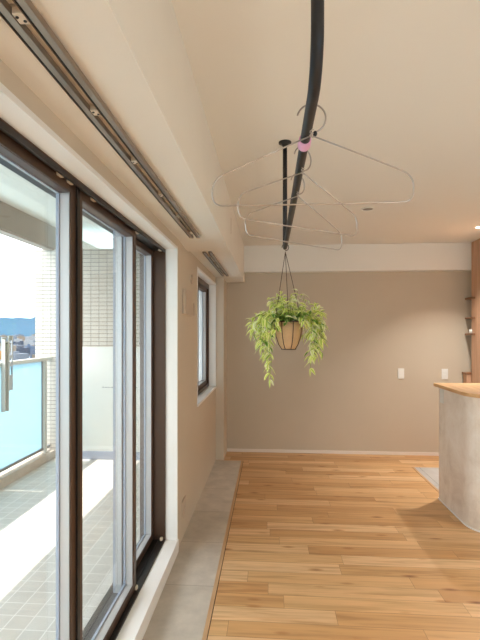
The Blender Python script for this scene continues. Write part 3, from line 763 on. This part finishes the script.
def vine(start, outdir, out, drop, n, lsize=(0.032, 0.048), pale=0.3, rise=0.03):
    pts = []
    for i in range(n + 1):
        t = i / n
        h = out * (1 - (1 - min(1, t * 1.6)) ** 2)
        z = rise * math.sin(min(1, t * 2.2) * math.pi * 0.5 + 0) * (1 - t) * 2 - drop * max(0, (t - 0.18)) ** 1.25 / 0.78
        wob = Vector((random.uniform(-1, 1), random.uniform(-1, 1), 0)) * 0.004
        pts.append(start + outdir * h + Vector((0, 0, z)) + wob)
    tube(stembm, pts, 0.0011, 5)
    for i in range(1, n + 1):
        p = pts[i]; d = (pts[i] - pts[i - 1]).normalized()
        for s in ((-1, 1) if i % 3 else (random.choice((-1, 1)),)):
            sd = d.cross(Vector((random.uniform(-.5, .5), random.uniform(-1, 1), 0.6))).normalized() * s
            ld = d * 0.55 + sd * 0.8 + Vector((0, 0, random.uniform(-0.15, 0.25)))
            L_ = random.uniform(*lsize); mi = 2 if random.random() < pale else (1 if random.random() < 0.12 else 0)
            leaf(p, ld, L_, L_ * random.uniform(0.40, 0.54), mi)
    leaf(pts[-1], pts[-1] - pts[-2], 0.035, 0.011, 0)
zt = BH - 0.005
# (azimuth, out, drop, leaves)
specs = [(180, 0.045, 0.30, 15), (190, 0.040, 0.27, 13), (172, 0.055, 0.22, 12), (175, 0.095, 0.13, 11), (205, 0.10, 0.09, 10), (160, 0.11, 0.08, 10), (200, 0.075, 0.17, 12), (168, 0.085, 0.16, 12),
         (0, 0.060, 0.24, 13), (350, 0.085, 0.17, 13), (10, 0.095, 0.18, 13), (335, 0.085, 0.13, 11), (25, 0.11, 0.10, 10), (340, 0.07, 0.17, 12), (5, 0.12, 0.10, 11), (356, 0.105, 0.15, 12),
         (130, 0.09, 0.06, 8), (110, 0.08, 0.05, 8), (90, 0.08, 0.07, 8), (70, 0.08, 0.05, 8), (50, 0.09, 0.07, 8),
         (178, 0.135, 0.02, 9), (188, 0.13, 0.06, 10), (195, 0.09, -0.03, 8), (352, 0.11, 0.08, 10), (345, 0.11, -0.05, 9), (8, 0.10, -0.07, 9), (20, 0.09, -0.09, 8), (170, 0.09, -0.05, 8), (355, 0.12, 0.02, 9),
         (232, 0.065, 0.04, 7), (308, 0.06, 0.0, 6), (150, 0.07, -0.04, 7), (30, 0.07, -0.04, 7), (215, 0.085, 0.05, 8), (325, 0.08, 0.06, 8)]
for az_, out_, drop_, n_ in specs:
    a = math.radians(az_ + random.uniform(-4, 4)); od = Vector((math.cos(a), math.sin(a), 0))
    vine(Vector((0, 0, zt)) + od * 0.055, od, out_, drop_, n_, rise=random.uniform(0.01, 0.04))
# upright crown of leaves, greener in the middle
for k in range(60):
    a = random.uniform(0, 2 * math.pi); r = random.uniform(0.0, 0.06); hgt = random.uniform(0.04, 0.185)
    b0_ = Vector((r * math.cos(a), r * math.sin(a), zt - 0.02)); out_ = Vector((math.cos(a), math.sin(a), 0))
    tip = b0_ + Vector((0, 0, hgt)) + out_ * random.uniform(0.01, 0.05) * (1.6 - 6 * max(0, hgt - 0.1))
    tube(stembm, [b0_, b0_.lerp(tip, 0.5) + Vector((0, 0, 0.008)), tip], 0.0011, 5)
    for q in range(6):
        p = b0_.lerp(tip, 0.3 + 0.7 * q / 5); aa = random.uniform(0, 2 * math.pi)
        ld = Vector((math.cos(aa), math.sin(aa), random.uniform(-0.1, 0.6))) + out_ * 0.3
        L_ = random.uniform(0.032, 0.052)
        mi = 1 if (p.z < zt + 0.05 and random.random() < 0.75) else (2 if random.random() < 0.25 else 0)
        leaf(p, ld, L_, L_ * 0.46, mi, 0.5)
# a few big broad leaves
for (x_, y_, z_, dx_, dz_) in ((0.01, -0.075, 0.165, 0.3, 0.1), (-0.02, -0.04, 0.20, -0.4, 0.5), (0.03, -0.04, 0.20, 0.5, 0.4), (-0.03, -0.06, 0.15, -0.8, 0.0)):
    leaf(Vector((x_, y_, z_)), Vector((dx_, -0.35, dz_)), 0.045, 0.020, 2 if x_ == 0.01 else 1, 0.5)
obj('stems', stembm, M['stem'], pl)
me = bpy.data.meshes.new('foliage'); leafbm.to_mesh(me); leafbm.free()
for k in ('leaf_lime', 'leaf_green', 'leaf_pale'): me.materials.append(M[k])
fo = bpy.data.objects.new('foliage', me); C.objects.link(fo); fo.parent = pl
